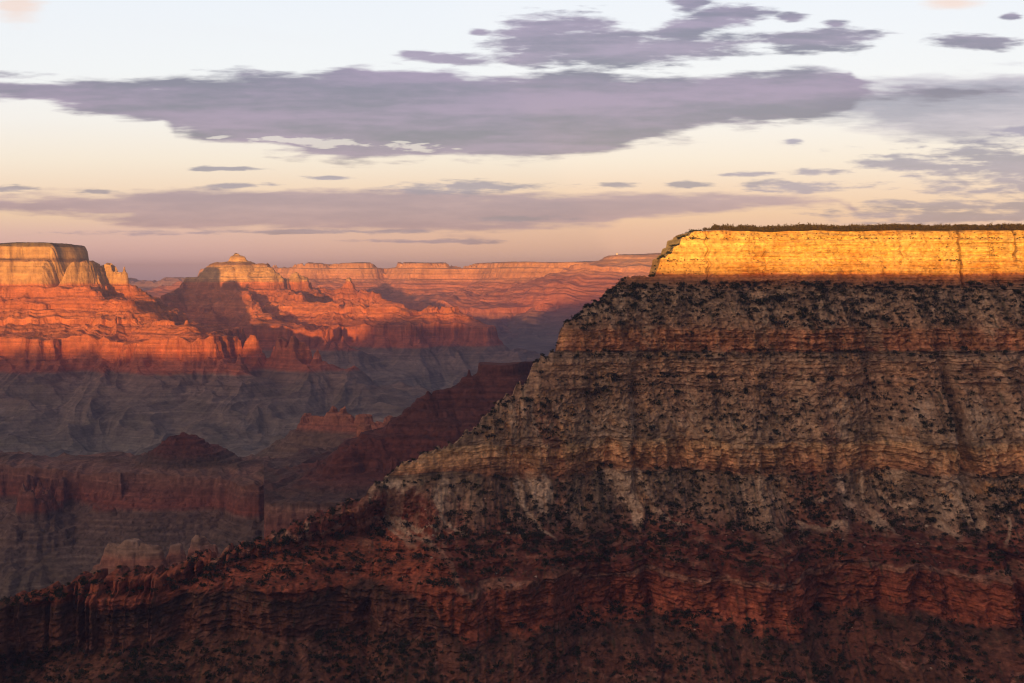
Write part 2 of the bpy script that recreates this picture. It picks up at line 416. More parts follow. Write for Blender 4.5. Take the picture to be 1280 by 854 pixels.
CF = [(320, (.10, .085, .05)), (188, (.12, .10, .06)), (178, (.46, .31, .15)), (112, (.50, .33, .16)), (105, (.22, .14, .08)), (88, (.24, .14, .08)), (82, (.50, .33, .16)), (0, (.54, .35, .17)), (-45, (.50, .30, .14)),
      (-55, (.50, .18, .08)), (-150, (.48, .165, .07)), (-250, (.54, .20, .085)), (-395, (.46, .155, .07)), (-405, (.50, .16, .07)), (-515, (.42, .14, .075)), (-530, (.24, .17, .14)),
      (-640, (.235, .19, .16)), (-800, (.19, .18, .155)), (-1200, (.17, .165, .14))]
def c_far(seed, zo=0., tab=CF, jit=1.):
    def c(x, y, z, steep):
        zz = z - zo + jit * (9 * fbm(x, y, 500, 3, seed) + 4 * pn(x / 60, y / 60, seed + 1))
        o = bands(zz, tab)
        b = pn(z / 9, x / 3000, seed + 2) + .6 * pn(z / 3.5, x / 1500, seed + 3)
        o = o * (1 + .30 * np.clip(b, -1, 1))[..., None]
        pl = sstep(.38, .6, pn(z / 6., x / 900, seed + 4)) * sstep(-.3, .2, fbm(x, y, 120, 2, seed + 5))
        o = mixc(o, o * 1.6 + .03, pl * .5)
        o = o * (1 + .16 * fbm(x, y, 60, 3, seed + 11))[..., None]
        slope = 1 - sstep(.5, 1.5, steep)
        ve = sstep(-.05, .35, fbm(x, y, 220, 4, seed + 6)) * slope
        o = mixc(o, o * np.array((.62, .68, .62)), ve * .6)
        v = sstep(.1, .5, fbm(x, z * .12, 90, 3, seed + 8)) * sstep(1., 2.5, steep)
        return np.clip(mixc(o, o * np.array((.72, .62, .6)), v * .4), .01, .9)
    return c

# --- table of the beds for the sunlit far temples
def tabF(k=1., top=198., kk=1.):
    return [(-900, top + 25), (0, top), (14 * k, top - 18), (26 * k, 110), (75 * k, 88), (88 * k, 60), (120 * k, -52), (190 * kk, -95), (205 * kk, -120), (330 * kk, -170), (345 * kk, -200),
            (480 * kk, -260), (495 * kk, -290), (690 * kk, -372), (800 * kk, -396), (812 * kk, -420), (835 * kk, -512), (900 * kk, -560), (1250 * kk, -690), (1900 * kk, -830), (3000 * kk, -900), (6000, -930)]

# --- left temple
fT, iT = prof(tabF())
lines = [spine([(-420, 9500, 303, 600), (10, 9050, 305, 190), (62, 8950, 305, 130)], iT),
         spine([(62, 9000, 305, 60), (92, 9150, 312, 50), (150, 9050, 327, 30), (158, 9000, 345, 10)], iT),
         spine([(62, 8900, 340, 40), (105, 8650, 357, 30), (150, 8500, 374, 20), (176, 8300, 402, 20), (225, 8050, 403, 40), (240, 7900, 428, 20), (298, 7700, 439, 40)], iT),
         spine([(240, 8200, 432, 20), (320, 8100, 430, 15), (388, 7850, 443, 50)], iT),
         spine([(20, 8850, 345, 60), (25, 8300, 395, 20), (60, 7800, 438, 60)], iT),
         spine([(-80, 8850, 345, 60), (-110, 8300, 395, 20), (-60, 7700, 438, 60)], iT)]
hT = butte_fn(lines, fT, 420., 100, (15., 41.), 1.0, 20.)
def hT2(x, y):
    z = hT(x, y)
    xn = x + 40 * pn(x / 200, y / 200, 91) - W(110, 9000) + (9000 - y) * .25
    cut = np.exp(-(xn / 42) ** 2)
    return np.where(z > -75, z - cut * np.minimum(z + 75, 190), z)
me = fan('left_temple', hT2, c_far(400), -190, 560, 900, 5600, 11500, 1800, 800, M_far, floor=-1150)
link('butte', me, 'broad flat topped sunlit butte at the left edge with golden caprock and orange red tiers', 'butte', 'structure')

# --- pointed temple behind
fV, iV = prof([(-200, 215), (0, 200), (25, 188), (95, 128), (150, 108), (185, 96), (215, 60), (300, -48)] + [(a + 180, b) for a, b in tabF(1, 198, .72)[7:]])
lines = [spine([(295, 12050, 316, 4), (302, 12000, 318, 4)], iV),
         spine([(272, 12000, 329, 70), (326, 12000, 329, 60), (338, 12000, 336, 20)], iV),
         spine([(272, 12000, 329, 10), (232, 12000, 352, 10), (205, 11500, 372, 10), (168, 10800, 377, 10), (110, 10000, 380, 30)], iV),
         spine([(338, 12000, 340, 20), (400, 12400, 353, 40), (440, 12500, 354, 30), (515, 12500, 380, 20), (525, 12400, 398, 20)], iV),
         spine([(345, 11900, 350, 30), (365, 11400, 366, 20), (402, 11200, 373, 30), (470, 11000, 380, 20), (500, 10950, 388, 10), (512, 10900, 385, 70), (560, 10900, 383, 60), (585, 10800, 396, 20), (608, 10700, 403, 20)], iV),
         spine([(300, 11800, 352, 40), (315, 11000, 380, 15), (332, 10300, 402, 60), (372, 10200, 405, 30), (420, 10100, 419, 60)], iV),
         spine([(255, 11500, 380, 20), (262, 10800, 388, 25)], iV),
         spine([(430, 10900, 395, 20), (505, 10500, 408, 60)], iV)]
hV = butte_fn(lines, fV, 430., 140, (17., 48.), .7, 20., 1., 640.)
me = fan('pointed_temple', hV, c_far(430), 60, 780, 860, 8300, 15000, 1700, 620, M_far, floor=-1150)
link('butte', me, 'pointed sunlit butte left of centre with a small summit knob and orange terraces stepping down to the right', 'butte', 'structure')

# --- far north rim
fR, iR = prof([(-3000, 190), (0, 175), (40, 110), (120, 90), (190, -40), (420, -110), (800, -230), (840, -260), (1100, -330), (1500, -400), (1560, -520), (2200, -700), (4500, -900), (9000, -950)])
lines = [spine([(300, 21500, 331, 500), (345, 19700, 335, 300), (387, 19000, 330, 200), (425, 19200, 334, 150), (452, 19000, 331, 200), (480, 19300, 336, 100), (525, 19000, 332, 300), (610, 18900, 329, 300), (750, 18900, 328, 400), (1000, 19500, 328, 400)], iR),
         spine([(690, 18500, 345, 100), (640, 17200, 361, 200), (590, 17000, 363, 150)], iR)]
hR = butte_fn(lines, fR, 900., 180, (24., 70.), 1.2, 120., .5, 2200.)
CR = [(400, (.10, .09, .06)), (172, (.16, .10, .065)), (160, (.52, .28, .12)), (90, (.54, .29, .13)), (-40, (.52, .25, .12)), (-110, (.50, .20, .10)), (-400, (.46, .17, .09)), (-520, (.30, .16, .11)), (-700, (.18, .15, .12)), (-1200, (.14, .13, .11))]
me = fan('far_rim', hR, c_far(460, 0, CR), 180, 1500, 1100, 13500, 25000, 1500, 480, M_rim, floor=-1150)
link('canyon_rim', me, 'long distant canyon rim across the centre, flat topped and half in pink evening light', 'cliff', 'structure')

fR2, iR2 = prof([(-3000, 300), (0, 278), (60, 262), (300, 175), (700, 100), (760, 20), (1300, -150), (1600, -300), (1700, -420), (2600, -700), (6000, -950)])
lines = [spine([(745, 17900, 326, 30), (778, 17500, 318, 100), (850, 17400, 316.5, 250), (1050, 17500, 316, 400), (1500, 17500, 316, 400)], iR2)]
hR2 = butte_fn(lines, fR2, 900., 210, (24., 70.), .6, 120., .35, 2600.)
CR2 = [(z + 85, c) for z, c in CR]
me = fan('far_point', hR2, c_far(470, 0, CR2), 560, 1600, 700, 13000, 22000, 1200, 380, M_rim, floor=-1150)
link('canyon_rim', me, 'highest part of the distant rim, a smooth pink orange hump behind the left end of the near mesa', 'cliff', 'structure')

# --- farthest plateau in the gap
fQ, iQ = prof([(-5000, 10), (0, -20), (120, -230), (1500, -500), (2200, -800), (9000, -950)])
lines = [spine([(-900, 29000, 350, 600), (120, 29000, 348, 600), (240, 28500, 347, 500), (380, 27500, 349, 500), (420, 27500, 352, 200)], iQ)]
hQ = butte_fn(lines, fQ, 1200., 230, (60.,), .9, 100.)
me = fan('last_plateau', hQ, c_far(480, 0, [(300, (.25, .17, .13)), (-100, (.30, .18, .14)), (-1200, (.2, .16, .13))]), -400, 560, 500, 20000, 34000, 600, 160, M_rim, floor=-1150)
link('plateau', me, 'very distant pale grey plateau in the gap between the two sunlit buttes', 'plateau', 'structure')

# ================================================================== middle distance, all in shade
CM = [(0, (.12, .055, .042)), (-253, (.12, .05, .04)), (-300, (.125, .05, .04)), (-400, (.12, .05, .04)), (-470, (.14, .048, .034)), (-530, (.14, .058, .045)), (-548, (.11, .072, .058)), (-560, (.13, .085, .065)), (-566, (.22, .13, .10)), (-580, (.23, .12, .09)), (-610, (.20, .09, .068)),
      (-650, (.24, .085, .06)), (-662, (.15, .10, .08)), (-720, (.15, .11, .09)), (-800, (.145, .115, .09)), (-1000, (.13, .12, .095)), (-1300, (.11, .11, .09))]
fM, iM = prof([(-400, -246), (0, -253), (8, -290), (40, -305), (100, -345), (190, -405), (310, -475), (400, -538), (560, -552), (640, -562), (650, -592), (662, -652), (720, -690), (760, -735), (1000, -860), (1500, -980), (2600, -1050)])
lines = [spine([(672, 4250, 452, 14), (645, 4200, 452, 18), (626, 4150, 453, 14)], iM),
         spine([(626, 4150, 470, 10), (600, 4100, 472, 5), (586, 4080, 460, 3), (562, 4050, 482, 4), (532, 4000, 498, 5), (500, 3950, 516, 5), (470, 3900, 548, 5), (430, 3800, 562, 10)], iM)]
hB = butte_fn(lines, fM, 190., 260, (11., 30.), .75, 12., 1., 760.)
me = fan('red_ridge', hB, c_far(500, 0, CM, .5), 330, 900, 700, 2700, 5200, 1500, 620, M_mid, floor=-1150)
link('ridge', me, 'dark red ledgy ridge with a small square summit tower just behind the near mesa', 'ridge', 'structure')

# orange walled butte
fG, iG = prof([(-100, -425), (0, -432), (10, -450), (22, -520), (40, -535), (130, -600), (300, -700), (700, -860), (1600, -960), (2600, -1050)])
lines = [spine([(388, 5000, 513, 34), (420, 4950, 515, 34), (455, 4900, 519, 28), (485, 4850, 524, 24), (530, 4800, 528, 20)], iG),
         spine([(420, 4800, 548, 10), (455, 4600, 538, 20), (500, 4500, 540, 15)], iG)]
hG = butte_fn(lines, fG, 200., 290, (12., 33.), .45, 12., 1., 130.)
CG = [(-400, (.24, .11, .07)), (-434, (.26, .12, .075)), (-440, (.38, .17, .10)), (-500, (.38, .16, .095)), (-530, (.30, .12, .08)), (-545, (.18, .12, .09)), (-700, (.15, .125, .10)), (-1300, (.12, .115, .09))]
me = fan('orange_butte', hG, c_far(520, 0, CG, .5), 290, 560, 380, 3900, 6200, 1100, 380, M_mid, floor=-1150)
link('butte', me, 'small shaded butte with rusty orange cliffs above grey talus, left of the dark red ridge', 'butte', 'structure')

# bench with a small pyramid
lines = [spine([(-300, 4600, 560, 180), (0, 4450, 565, 60), (150, 4350, 568, 50), (300, 4250, 572, 30), (420, 4150, 577, 20), (560, 4050, 580, 10)], iM),
         spine([(60, 4300, 583, 60), (52, 3980, 596, 50)], iM), spine([(305, 4200, 583, 60), (322, 3950, 596, 40)], iM), spine([(120, 4200, 583, 60), (135, 4020, 596, 40)], iM),
         spine([(430, 4150, 583, 60), (440, 4000, 600, 40)], iM)]
hC = butte_fn(lines, fM, 230., 320, (9., 26.), .62, 14., 1., 760.)
def hC2(x, y):
    z = hC(x, y) - 22
    px_, py_ = W(228, 4350), 4350
    d = np.hypot((x - px_) * (1 - .12 * np.sign(x - px_)), (y - py_) * .9) + 26 * fbm(x, y * .6, 70, 4, 340) + 10 * ridged(x, y * .5, 45, 2, 345)
    p = -472 - .56 * np.maximum(d, 0); p = np.where(d > 34, p + 4, p - 6); p = p - 4 * sstep(60, 64, d) + 3 * fbm(x, y, 14, 3, 341)
    p = terrace(p, x, y, 11., .9, 342, 200); p = terrace(p, x, y, 4., .8, 343, 200)
    return np.maximum(z, p)
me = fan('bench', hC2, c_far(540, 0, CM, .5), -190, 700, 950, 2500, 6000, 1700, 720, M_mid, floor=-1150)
link('bench', me, 'shaded flat bench with a small dark red pyramid on top and streaked cliffs below, lower left', 'cliff', 'structure')

# pale knobs in front of the bench
fK, iK = prof([(-60, -556), (0, -562), (10, -575), (24, -612), (60, -640), (130, -700), (420, -880), (1200, -1000)])
lines = [spine([(138, 2960, 687, 8), (165, 2950, 685, 14), (194, 2940, 688, 10)], iK), spine([(218, 3000, 686, 7), (222, 3000, 686, 7)], iK), spine([(248, 3050, 674, 8), (266, 3060, 684, 6)], iK)]
_hK = butte_fn(lines, fK, 90., 350, (7., 19.), .7, 8., 1.)
def hK(x, y): return _hK(x, y) + 14
CK = [(-500, (.34, .25, .20)), (-572, (.36, .24, .18)), (-585, (.36, .17, .12)), (-605, (.34, .17, .12)), (-625, (.32, .24, .19)), (-700, (.18, .14, .11)), (-1300, (.13, .12, .10))]
me = fan('knobs', hK, c_far(560, 0, CK, .4), 40, 420, 420, 2450, 3500, 900, 360, M_mid, floor=-1150)
link('rock_outcrop', me, 'rounded pale and rust coloured rock knobs rising behind the low red spur, lower left', 'rock', 'structure')

# ================================================================== canyon floor
def hFloor(x, y):
    x = np.asarray(x, float); y = np.asarray(y, float)
    wx = x + 300 * pn(x / 900, y / 900, 601); wy = y + 300 * pn(x / 900, y / 900, 602)
    z = -865 + 55 * fbm(wx, wy, 1500, 4, 603) + 28 * ridged(wx, wy, 420, 3, 606)
    r = np.abs(pn(wx / 2600, wy / 2600, 612)); r2 = np.abs(pn(wx / 1300, wy / 1300, 614))
    z = z - 260 * (1 - sstep(.015, .085, r)) - 150 * (1 - sstep(.01, .07, r2))
    
    far = sstep(9000, 26000, y)
    z = z + 10 * fbm(x, y, 70, 3, 618)
    return np.maximum(z, -1120)
CFl = [(-700, (.19, .18, .15)), (-860, (.18, .175, .145)), (-930, (.17, .155, .13)), (-945, (.20, .12, .085)), (-965, (.17, .105, .08)), (-1000, (.07, .065, .06)), (-1200, (.05, .05, .05))]
me = fan('floor', hFloor, c_far(620, 0, CFl, 1.2), -900, 2100, 1100, 1100, 34000, 1600, 700, M_far, floor=-1140, far_w=.25)
link('ground', me, 'grey green canyon floor with dark side gorges between the buttes', 'ground', 'structure')

# wide base sheet far beyond everything seen and under the viewpoint
xs = np.linspace(-45000, 45000, 60); ys = np.linspace(-15000, 40000, 60)
BX, BY = np.meshgrid(xs, ys)
co = np.stack([BX, BY, np.full_like(BX, -1150) - 2 * fbm(BX, BY, 9000, 2, 5)], -1).reshape(-1, 3)
me = mesh_from('base_ground', co, gridfaces(60, 60), M_far, np.tile(np.array((.14, .12, .095)), (3600, 1)))
link('terrain', me, 'lowest desert ground running out to the horizon', 'ground', 'structure')

# ================================================================== the south rim behind the viewpoint (crest shaped to cast the evening shadow)
tx, ty = math.sin(SUN_AZ), math.cos(SUN_AZ)
qc = [(-12000, -330), (-9000, -330), (-4300, -130), (-3900, -105), (-3300, -95), (-3050, -105), (-2600, -120), (-2380, -110), (-2250, -20), (-2080, 150), (-1800, 150), (-1700, 95), (-1480, 95), (-1300, 330), (-1100, 400), (-700, 470), (-330, 520), (-170, 300), (-90, 117), (0, 117), (700, 117), (1200, 118), (5000, 125), (9000, 130)]  # crest heights set by the wanted shadow edges; tall hill added for shade
na, nb = 240, 900
al = -np.concatenate([np.linspace(0, 60, 40), np.geomspace(64, 9000, na - 40)])
uu = np.concatenate([np.linspace(-12000, -300, 500), np.linspace(-290, 290, 100), np.linspace(300, 9000, 300)])
U, A = np.meshgrid(uu, al)
X = U * ty + A * tx; Y = -U * tx + A * ty
Y = Y - np.maximum(0, U * -tx) * 0
crest = -1600 + 250 * fbm(U, A * 0, 1500, 3, 700)
zc = np.interp(U, [a for a, b in qc], [b for a, b in qc]) + 1600 * TE
zc = zc + np.where(U > -1300, 13, 120) * fbm(U, U * 0, 330, 3, 705)
back = np.clip((-A) / 1600, 0, 1)
z = -2.2 + (zc + 2.2) * sstep(.08, 1.0, back)
z = np.where(-A > 1600, zc + (-A - 1600) * TE * .5 * 0 - 4 * sstep(1600, 2600, -A), z)
dist = np.hypot(U, A)
# the rim falls away to the west and east of the viewpoint promontory
side = sstep(250, 900, np.abs(U)) * (1 - sstep(500, 1500, -A))
z = z - side * (z + 700) * .9
z = np.where(A > -1.5, -1160, z); z = np.where(A < -8700, -1160, z)
z = z + 1.5 * fbm(X, Y, 60, 3, 707) * sstep(10, 60, dist)
Y = np.where(A > -1.5, Y + 12, Y)
co = np.stack([X, Y, z], -1).reshape(-1, 3)
cc = np.tile(np.array((.22, .16, .10)), (co.shape[0], 1))
me = mesh_from('south_rim', co, gridfaces(*U.shape), M_near, cc)
link('terrain', me, 'unseen rim plateau under the viewpoint, its crest shaped to cast the evening shadow', 'ground', 'structure')

# ================================================================== trees and shrubs
def clump_mesh(name, n, rx, rz, zc, size, seed, mat, trunk=True, conical=0.):
    r = np.random.default_rng(seed)
    V, Fc = [], []
    lobes = r.normal(0, 1, (5, 3)) * (rx * .45, rx * .45, rz * .3)
    for i in range(n):
        d = r.normal(0, 1, 3); d /= np.linalg.norm(d)
        rad = r.random() ** .4
        p = d * rad * np.array((rx, rx, rz)) * .72 + lobes[i % 5]
        if conical: p[:2] *= 1.15 - conical * (p[2] + rz) / (2 * rz)
        p[2] = max(p[2] + zc, .15)
        a = r.normal(0, 1, (3, 3)) * size * .62
        i0 = len(V); V += [p + a[0], p + a[1], p + a[2]]; Fc.append((i0, i0 + 1, i0 + 2))
    return np.array(V), np.array(Fc)
def trunk_geo(h, r0):
    V = []
    for zz, r in ((-1.2, r0), (h * .5, r0 * .7), (h, r0 * .3)):
        for k in range(5): V.append((math.cos(k * 1.2566) * r + zz * .06, math.sin(k * 1.2566) * r, zz))
    Fc = []
    for l in (0, 1):
        for k in range(5):
            a, b = l * 5 + k, l * 5 + (k + 1) % 5
            Fc += [(a, b, b + 5), (a, b + 5, a + 5)]
    return np.array(V), np.array(Fc)

SHR = [clump_mesh('', 70, 2.3, 1.7, 1.9, .75, 10 + i, None) for i in range(5)]
PIN = [clump_mesh('', 90, 2.5, 2.0 + .35 * (i % 3), 2.5 + .3 * (i % 3), .72, 30 + i, None, conical=.25) for i in range(5)]
TR_S = trunk_geo(2.2, .22); TR_P = trunk_geo(4.5, .26)
def crown_me(nm, geo, mat): return mesh_from(nm, geo[0], geo[1], mat)
shr_me = [crown_me('shrub_crown', g, M_leaf) for g in SHR]; pin_me = [crown_me('tree_crown', g, M_pine) for g in PIN]
shr_tr = mesh_from('shrub_trunk', *TR_S, M_bark); pin_tr = mesh_from('tree_trunk', *TR_P, M_bark)

_vr = vF[::-1]; _ridx = np.arange(NF)[::-1]
_phi = GZ[:NF] / GY[:NF]; _run = np.maximum.accumulate(_phi, axis=0)
def at(x, v):
    """point on the front of the mesa"""
    ci = np.interp(x, colX, np.arange(nc)); ri = np.interp(v, _vr, _ridx)
    c0 = np.clip(ci.astype(int), 0, nc - 2); r0 = np.clip(ri.astype(int), 0, NF - 2); fc = ci - c0; fr = ri - r0
    def L2(G): return (G[r0, c0] * (1 - fc) + G[r0, c0 + 1] * fc) * (1 - fr) + (G[r0 + 1, c0] * (1 - fc) + G[r0 + 1, c0 + 1] * fc) * fr
    return L2(GY), L2(GZ), L2(_run)
def scatter(n, xr, vr, seed):
    r = np.random.default_rng(seed)
    st = math.sqrt((xr[1] - xr[0]) * (vr[1] - vr[0]) / n)
    gx_, gy_ = np.meshgrid(np.arange(xr[0], xr[1], st), np.arange(vr[0], vr[1], st))
    x = gx_.ravel() + r.uniform(-.48, .48, gx_.size) * st; v = gy_.ravel() + r.uniform(-.48, .48, gx_.size) * st
    y, z, run = at(x, v)
    px = 640 + x / y * F
    k = (px > -60) & (px < 1345) & (v > np.interp(x, SX, SS) + .5)
    x, v, y, z, run = x[k], v[k], y[k], z[k], run[k]
    y2_, z2_, _ = at(x, v + 6); sl = np.abs(z2_ - z) / (np.abs(y2_ - y) + .5)
    return x, y, z, v, run, sl, r
x, y, z, v_, run, sl, r = scatter(34000, (-900, 1250), (30, 900), 3)
px = 640 + x / y * F
clus = fbm(x, y, 55, 3, 800); clus2 = fbm(x, y, 180, 2, 805); drain = ridged(x + 25 * pn(x / 160, y / 160, 4), y * .3, 130, 2, 2)
right = sstep(780, 1100, px)
dens = np.zeros_like(x)
def zone(z0, z1, d): 
    global dens
    dens = np.where((z <= z0) & (z > z1), d, dens)
zone(-14, -96, .62 + .5 * sstep(-.1, .35, clus))
zone(-96, -131, .06)
zone(-131, -152, .9 * sstep(-.3, .1, clus) + .1)
zone(-152, -212, .42 + .3 * sstep(.0, .4, clus))
zone(-212, -284, .55 + .3 * sstep(.0, .4, clus))
zone(-284, -328, .07)
zone(-328, -404, .42 + .35 * sstep(-.1, .35, clus + .4 * clus2) * right + .15 * right)
zone(-404, -445, .28 + .3 * sstep(.0, .4, clus))
zone(-445, -508, .03)
zone(-508, -760, .40 + .4 * sstep(-.1, .4, clus))
dens = dens * (.7 + 1.0 * sstep(.15, .65, drain)) * (.75 + .5 * sstep(-.2, .3, clus2)) * (sl < 2.6) * (1 - .9 * chute(x, y, z))
keep = r.random(len(x)) < dens * .8
x, y, z, run = x[keep], y[keep], z[keep], run[keep]
siz = np.exp(r.normal(-.15, .5, len(x))) * np.where(z > -150, 1.1, .95)
siz = np.clip(siz * 1.6, .7, 3.0)
rc = np.random.default_rng(77); nt_ = 1500
xc = rc.uniform(-880, W(884, 2590), nt_); ci = np.clip(np.interp(xc, colX, np.arange(nc)).astype(int), 0, nc - 1); rr_ = NF + rc.integers(0, 10, nt_)
yc_, zc_ = GY[rr_, ci], GZ[rr_, ci]; pc = 640 + xc / yc_ * F
pk = np.interp(pc, [-100, 300, 460, 600, 690, 700, 775, 785, 812, 820, 884], [.16, .22, .2, .22, .5, .9, .9, .03, .05, .9, 1.]); kc = rc.random(nt_) < pk
x = np.concatenate([x, xc[kc]]); y = np.concatenate([y, yc_[kc]]); z = np.concatenate([z, zc_[kc]]); run = np.concatenate([run, np.full(kc.sum(), -9.)])
siz = np.concatenate([siz, rc.uniform(.5, 1.6, kc.sum())])
print('slope shrubs', len(x))

def place_individuals(kind, X, Y, Z, S, meshes, trunk, label_of, group_of, cat, seed):
    r = random.Random(seed)
    protos = []
    for i, (a, b, c, s) in enumerate(zip(X, Y, Z, S)):
        o = bpy.data.objects.new(kind, None); col.objects.link(o)
        o.location = (a, b, c); o.rotation_euler = (0, 0, r.random() * 6.28); o.scale = (s, s, s * r.uniform(.85, 1.1))
        lab = label_of(i, a, b, c); o['label'] = lab; o['category'] = cat; o['group'] = group_of(i, a, b, c)
        cr = bpy.data.objects.new('crown', meshes[r.randrange(len(meshes))]); col.objects.link(cr); cr.parent = o
        tr = bpy.data.objects.new('trunk', trunk); col.objects.link(tr); tr.parent = o

def merged(name, X, Y, Z, S, geos, tr, mats, label, cat, seed):
    r = np.random.default_rng(seed); V = []; Fc = []; off = 0
    n = len(X); which = r.integers(0, len(geos), n); ang = r.random(n) * 6.28
    for g in range(len(geos)):
        idx = np.where(which == g)[0]
        gv, gf = geos[g]
        ca, sa = np.cos(ang[idx])[:, None], np.sin(ang[idx])[:, None]
        s = S[idx][:, None]
        vx = (gv[None, :, 0] * ca - gv[None, :, 1] * sa) * s + X[idx][:, None]
        vy = (gv[None, :, 0] * sa + gv[None, :, 1] * ca) * s + Y[idx][:, None]
        vz = gv[None, :, 2] * s * r.uniform(.85, 1.15, len(idx))[:, None] + Z[idx][:, None]
        V.append(np.stack([vx, vy, vz], -1).reshape(-1, 3))
        Fc.append((gf[None] + (np.arange(len(idx)) * len(gv))[:, None, None] + off).reshape(-1, 3)); off += len(idx) * len(gv)
    me = mesh_from(name, np.concatenate(V), np.concatenate(Fc), mats)
    return link(name, me, label, cat, 'stuff')

def visible(x, y, z, h, run): return (z + h) / y > run + h * .0002
app = siz / y
order = np.argsort(-app)
cand = order[:1500]
pxx = 640 + x / y * F; pyy = HOR - z / y * F
vis = visible(x[cand], y[cand], z[cand], 2., run[cand]) & (pxx[cand] > 6) & (pxx[cand] < 1274) & (pyy[cand] < 846)
ind = cand[vis][:300]
rest = np.setdiff1d(np.arange(len(x)), ind)
def slab(i, a, b, c):
    return zone_info(c)[0]
def zone_info(c):
    if c > -133: return ('large dark juniper on the steep slope directly below the sunlit cliff', 'big junipers on the upper slope')
    if c > -290: return ('large dark juniper on the tan rubble slope between the two cliff bands', 'big junipers on the middle rubble slope')
    if c > -404: return ('large dark juniper on the greyish talus below the tan cliff band', 'big junipers on the talus slope')
    if c > -508: return ('large dark juniper among the dark red ledges', 'big junipers on the red ledges')
    return ('large dark juniper on the shaded red slope at the foot of the red cliff', 'big junipers on the lowest slope')
place_individuals('juniper_tree', x[ind], y[ind], z[ind], siz[ind], shr_me, shr_tr, slab, lambda i, a, b, c: zone_info(c)[1], 'tree', 5)
merged('juniper_scrub', x[rest], y[rest], z[rest], siz[rest], SHR, None, M_leaf, 'dark juniper and pinyon scrub dotted over the slopes and ledges of the near mesa', 'shrubs', 6)

# --- rim forest
x, y, z, s_, run, sl, r = scatter(26000, (280, 1200), (-260, 0), 8)
s_ = -np.abs(s_)
keep = (s_ < -1.2) & (r.random(len(x)) < np.interp(s_, [-260, -60, -20, -1], [.15, .45, .95, .7]) * (.5 + 1.2 * sstep(-.25, .2, fbm(x, y, 35, 2, 851))))
x, y, z, s_ = x[keep], y[keep], z[keep], s_[keep]
siz = np.clip(1.15 * np.exp(r.normal(-.05, .36, len(x))) * (1 + 1.1 * fbm(x, y, 45, 2, 850)), .35, 2.1)
o = np.argsort(-s_); pxx = 640 + x / y * F
front = o[(pxx[o] < 1275) & (pxx[o] > 868)][:300]
rest = np.setdiff1d(np.arange(len(x)), front)
def rl(i, a, b, c):
    p = 640 + a / b * F
    return 'small pinyon pine at the very edge of the golden sunlit cliff top' , 'pines along the cliff edge'
place_individuals('pinyon_pine', x[front], y[front], z[front] - .2, siz[front], pin_me, pin_tr, lambda *a: rl(*a)[0], lambda *a: rl(*a)[1], 'tree', 9)
merged('rim_woodland', x[rest], y[rest], z[rest] - .2, siz[rest], PIN, None, M_pine, 'low dark woodland covering the flat top of the near mesa behind the cliff edge', 'woodland', 10)
print('rim trees', len(x))
# shrubs clinging to the sunlit wall and its broken left shoulder
xf, yf, zf, vf, run_, sl_f, r2 = scatter(26000, (240, 1200), (0.5, 24), 14)
p = 640 + xf / yf * F
dn = .012 + .10 * (zf > 66) + .5 * ((p > 1172) & (p < 1200) & (zf < 56) & (zf > 26)) + .6 * ((p > 1236) & (p < 1262) & (zf < 60) & (zf > 34)) + .22 * (p < 885) + .25 * (np.abs(p - 930) < 7) * (zf < 56) * (zf > 40) + .25 * (np.abs(p - 1112) < 6) * (zf < 62) * (zf > 40)
k2 = (zf < 80) & (zf > 2) & (r2.random(len(xf)) < dn * .5)
merged('ledge_scrub', xf[k2], yf[k2], zf[k2], r2.uniform(.25, .7, k2.sum()), SHR, None, M_leaf, 'small dark bushes clinging to cracks and ledges of the golden sunlit cliff', 'shrubs', 12)

# ================================================================== boulders
def boulder_geo(seed):
    r = np.random.default_rng(seed)
    t = (1 + 5 ** .5) / 2
    V = np.array([(-1, t, 0), (1, t, 0), (-1, -t, 0), (1, -t, 0), (0, -1, t), (0, 1, t), (0, -1, -t), (0, 1, -t), (t, 0, -1), (t, 0, 1), (-t, 0, -1), (-t, 0, 1)], float) / 1.9
    Fc = [(0, 11, 5), (0, 5, 1), (0, 1, 7), (0, 7, 10), (0, 10, 11), (1, 5, 9), (5, 11, 4), (11, 10, 2), (10, 7, 6), (7, 1, 8), (3, 9, 4), (3, 4, 2), (3, 2, 6), (3, 6, 8), (3, 8, 9), (4, 9, 5), (2, 4, 11), (6, 2, 10), (8, 6, 7), (9, 8, 1)]
    V = V * r.uniform(.65, 1.25, (12, 1)) * np.array((1.2, 1, .8))
    return V, np.array(Fc)
BG = [boulder_geo(i) for i in range(5)]; B_me = [mesh_from('boulder', g[0], g[1], M_boulder) for g in BG]
x, y, z, v_, run, sl, r = scatter(70000, (-800, 1150), (120, 900), 21)
px = 640 + x / y * F
cl = fbm(x, y, 70, 3, 900)
den = np.interp(z, [-620, -520, -445, -440, -405, -400, -335, -325, -215, -150, -140, -20], [.004, .01, .012, .05, .06, .22, .14, .02, .08, .05, .0, .03])
den = den * (.25 + 1.5 * sstep(0, .5, cl)) * (sl < 1.3) * np.where(z < -404, sstep(350, 460, px) * .5 + .15, 1)
k = r.random(len(x)) < den
x, y, z, run = x[k], y[k], z[k], run[k]
siz = np.clip(np.exp(r.normal(.0, .5, len(x))), .5, 3.6)
o = np.argsort(-siz / y); cand = o[:400]
pxx = 640 + x / y * F; pyy = HOR - z / y * F
vis = visible(x[cand], y[cand], z[cand], .6, run[cand]) & (pxx[cand] > 6) & (pxx[cand] < 1274) & (pyy[cand] < 846)
ind = cand[vis][:120]; rest = np.setdiff1d(np.arange(len(x)), ind)
rr = random.Random(3)
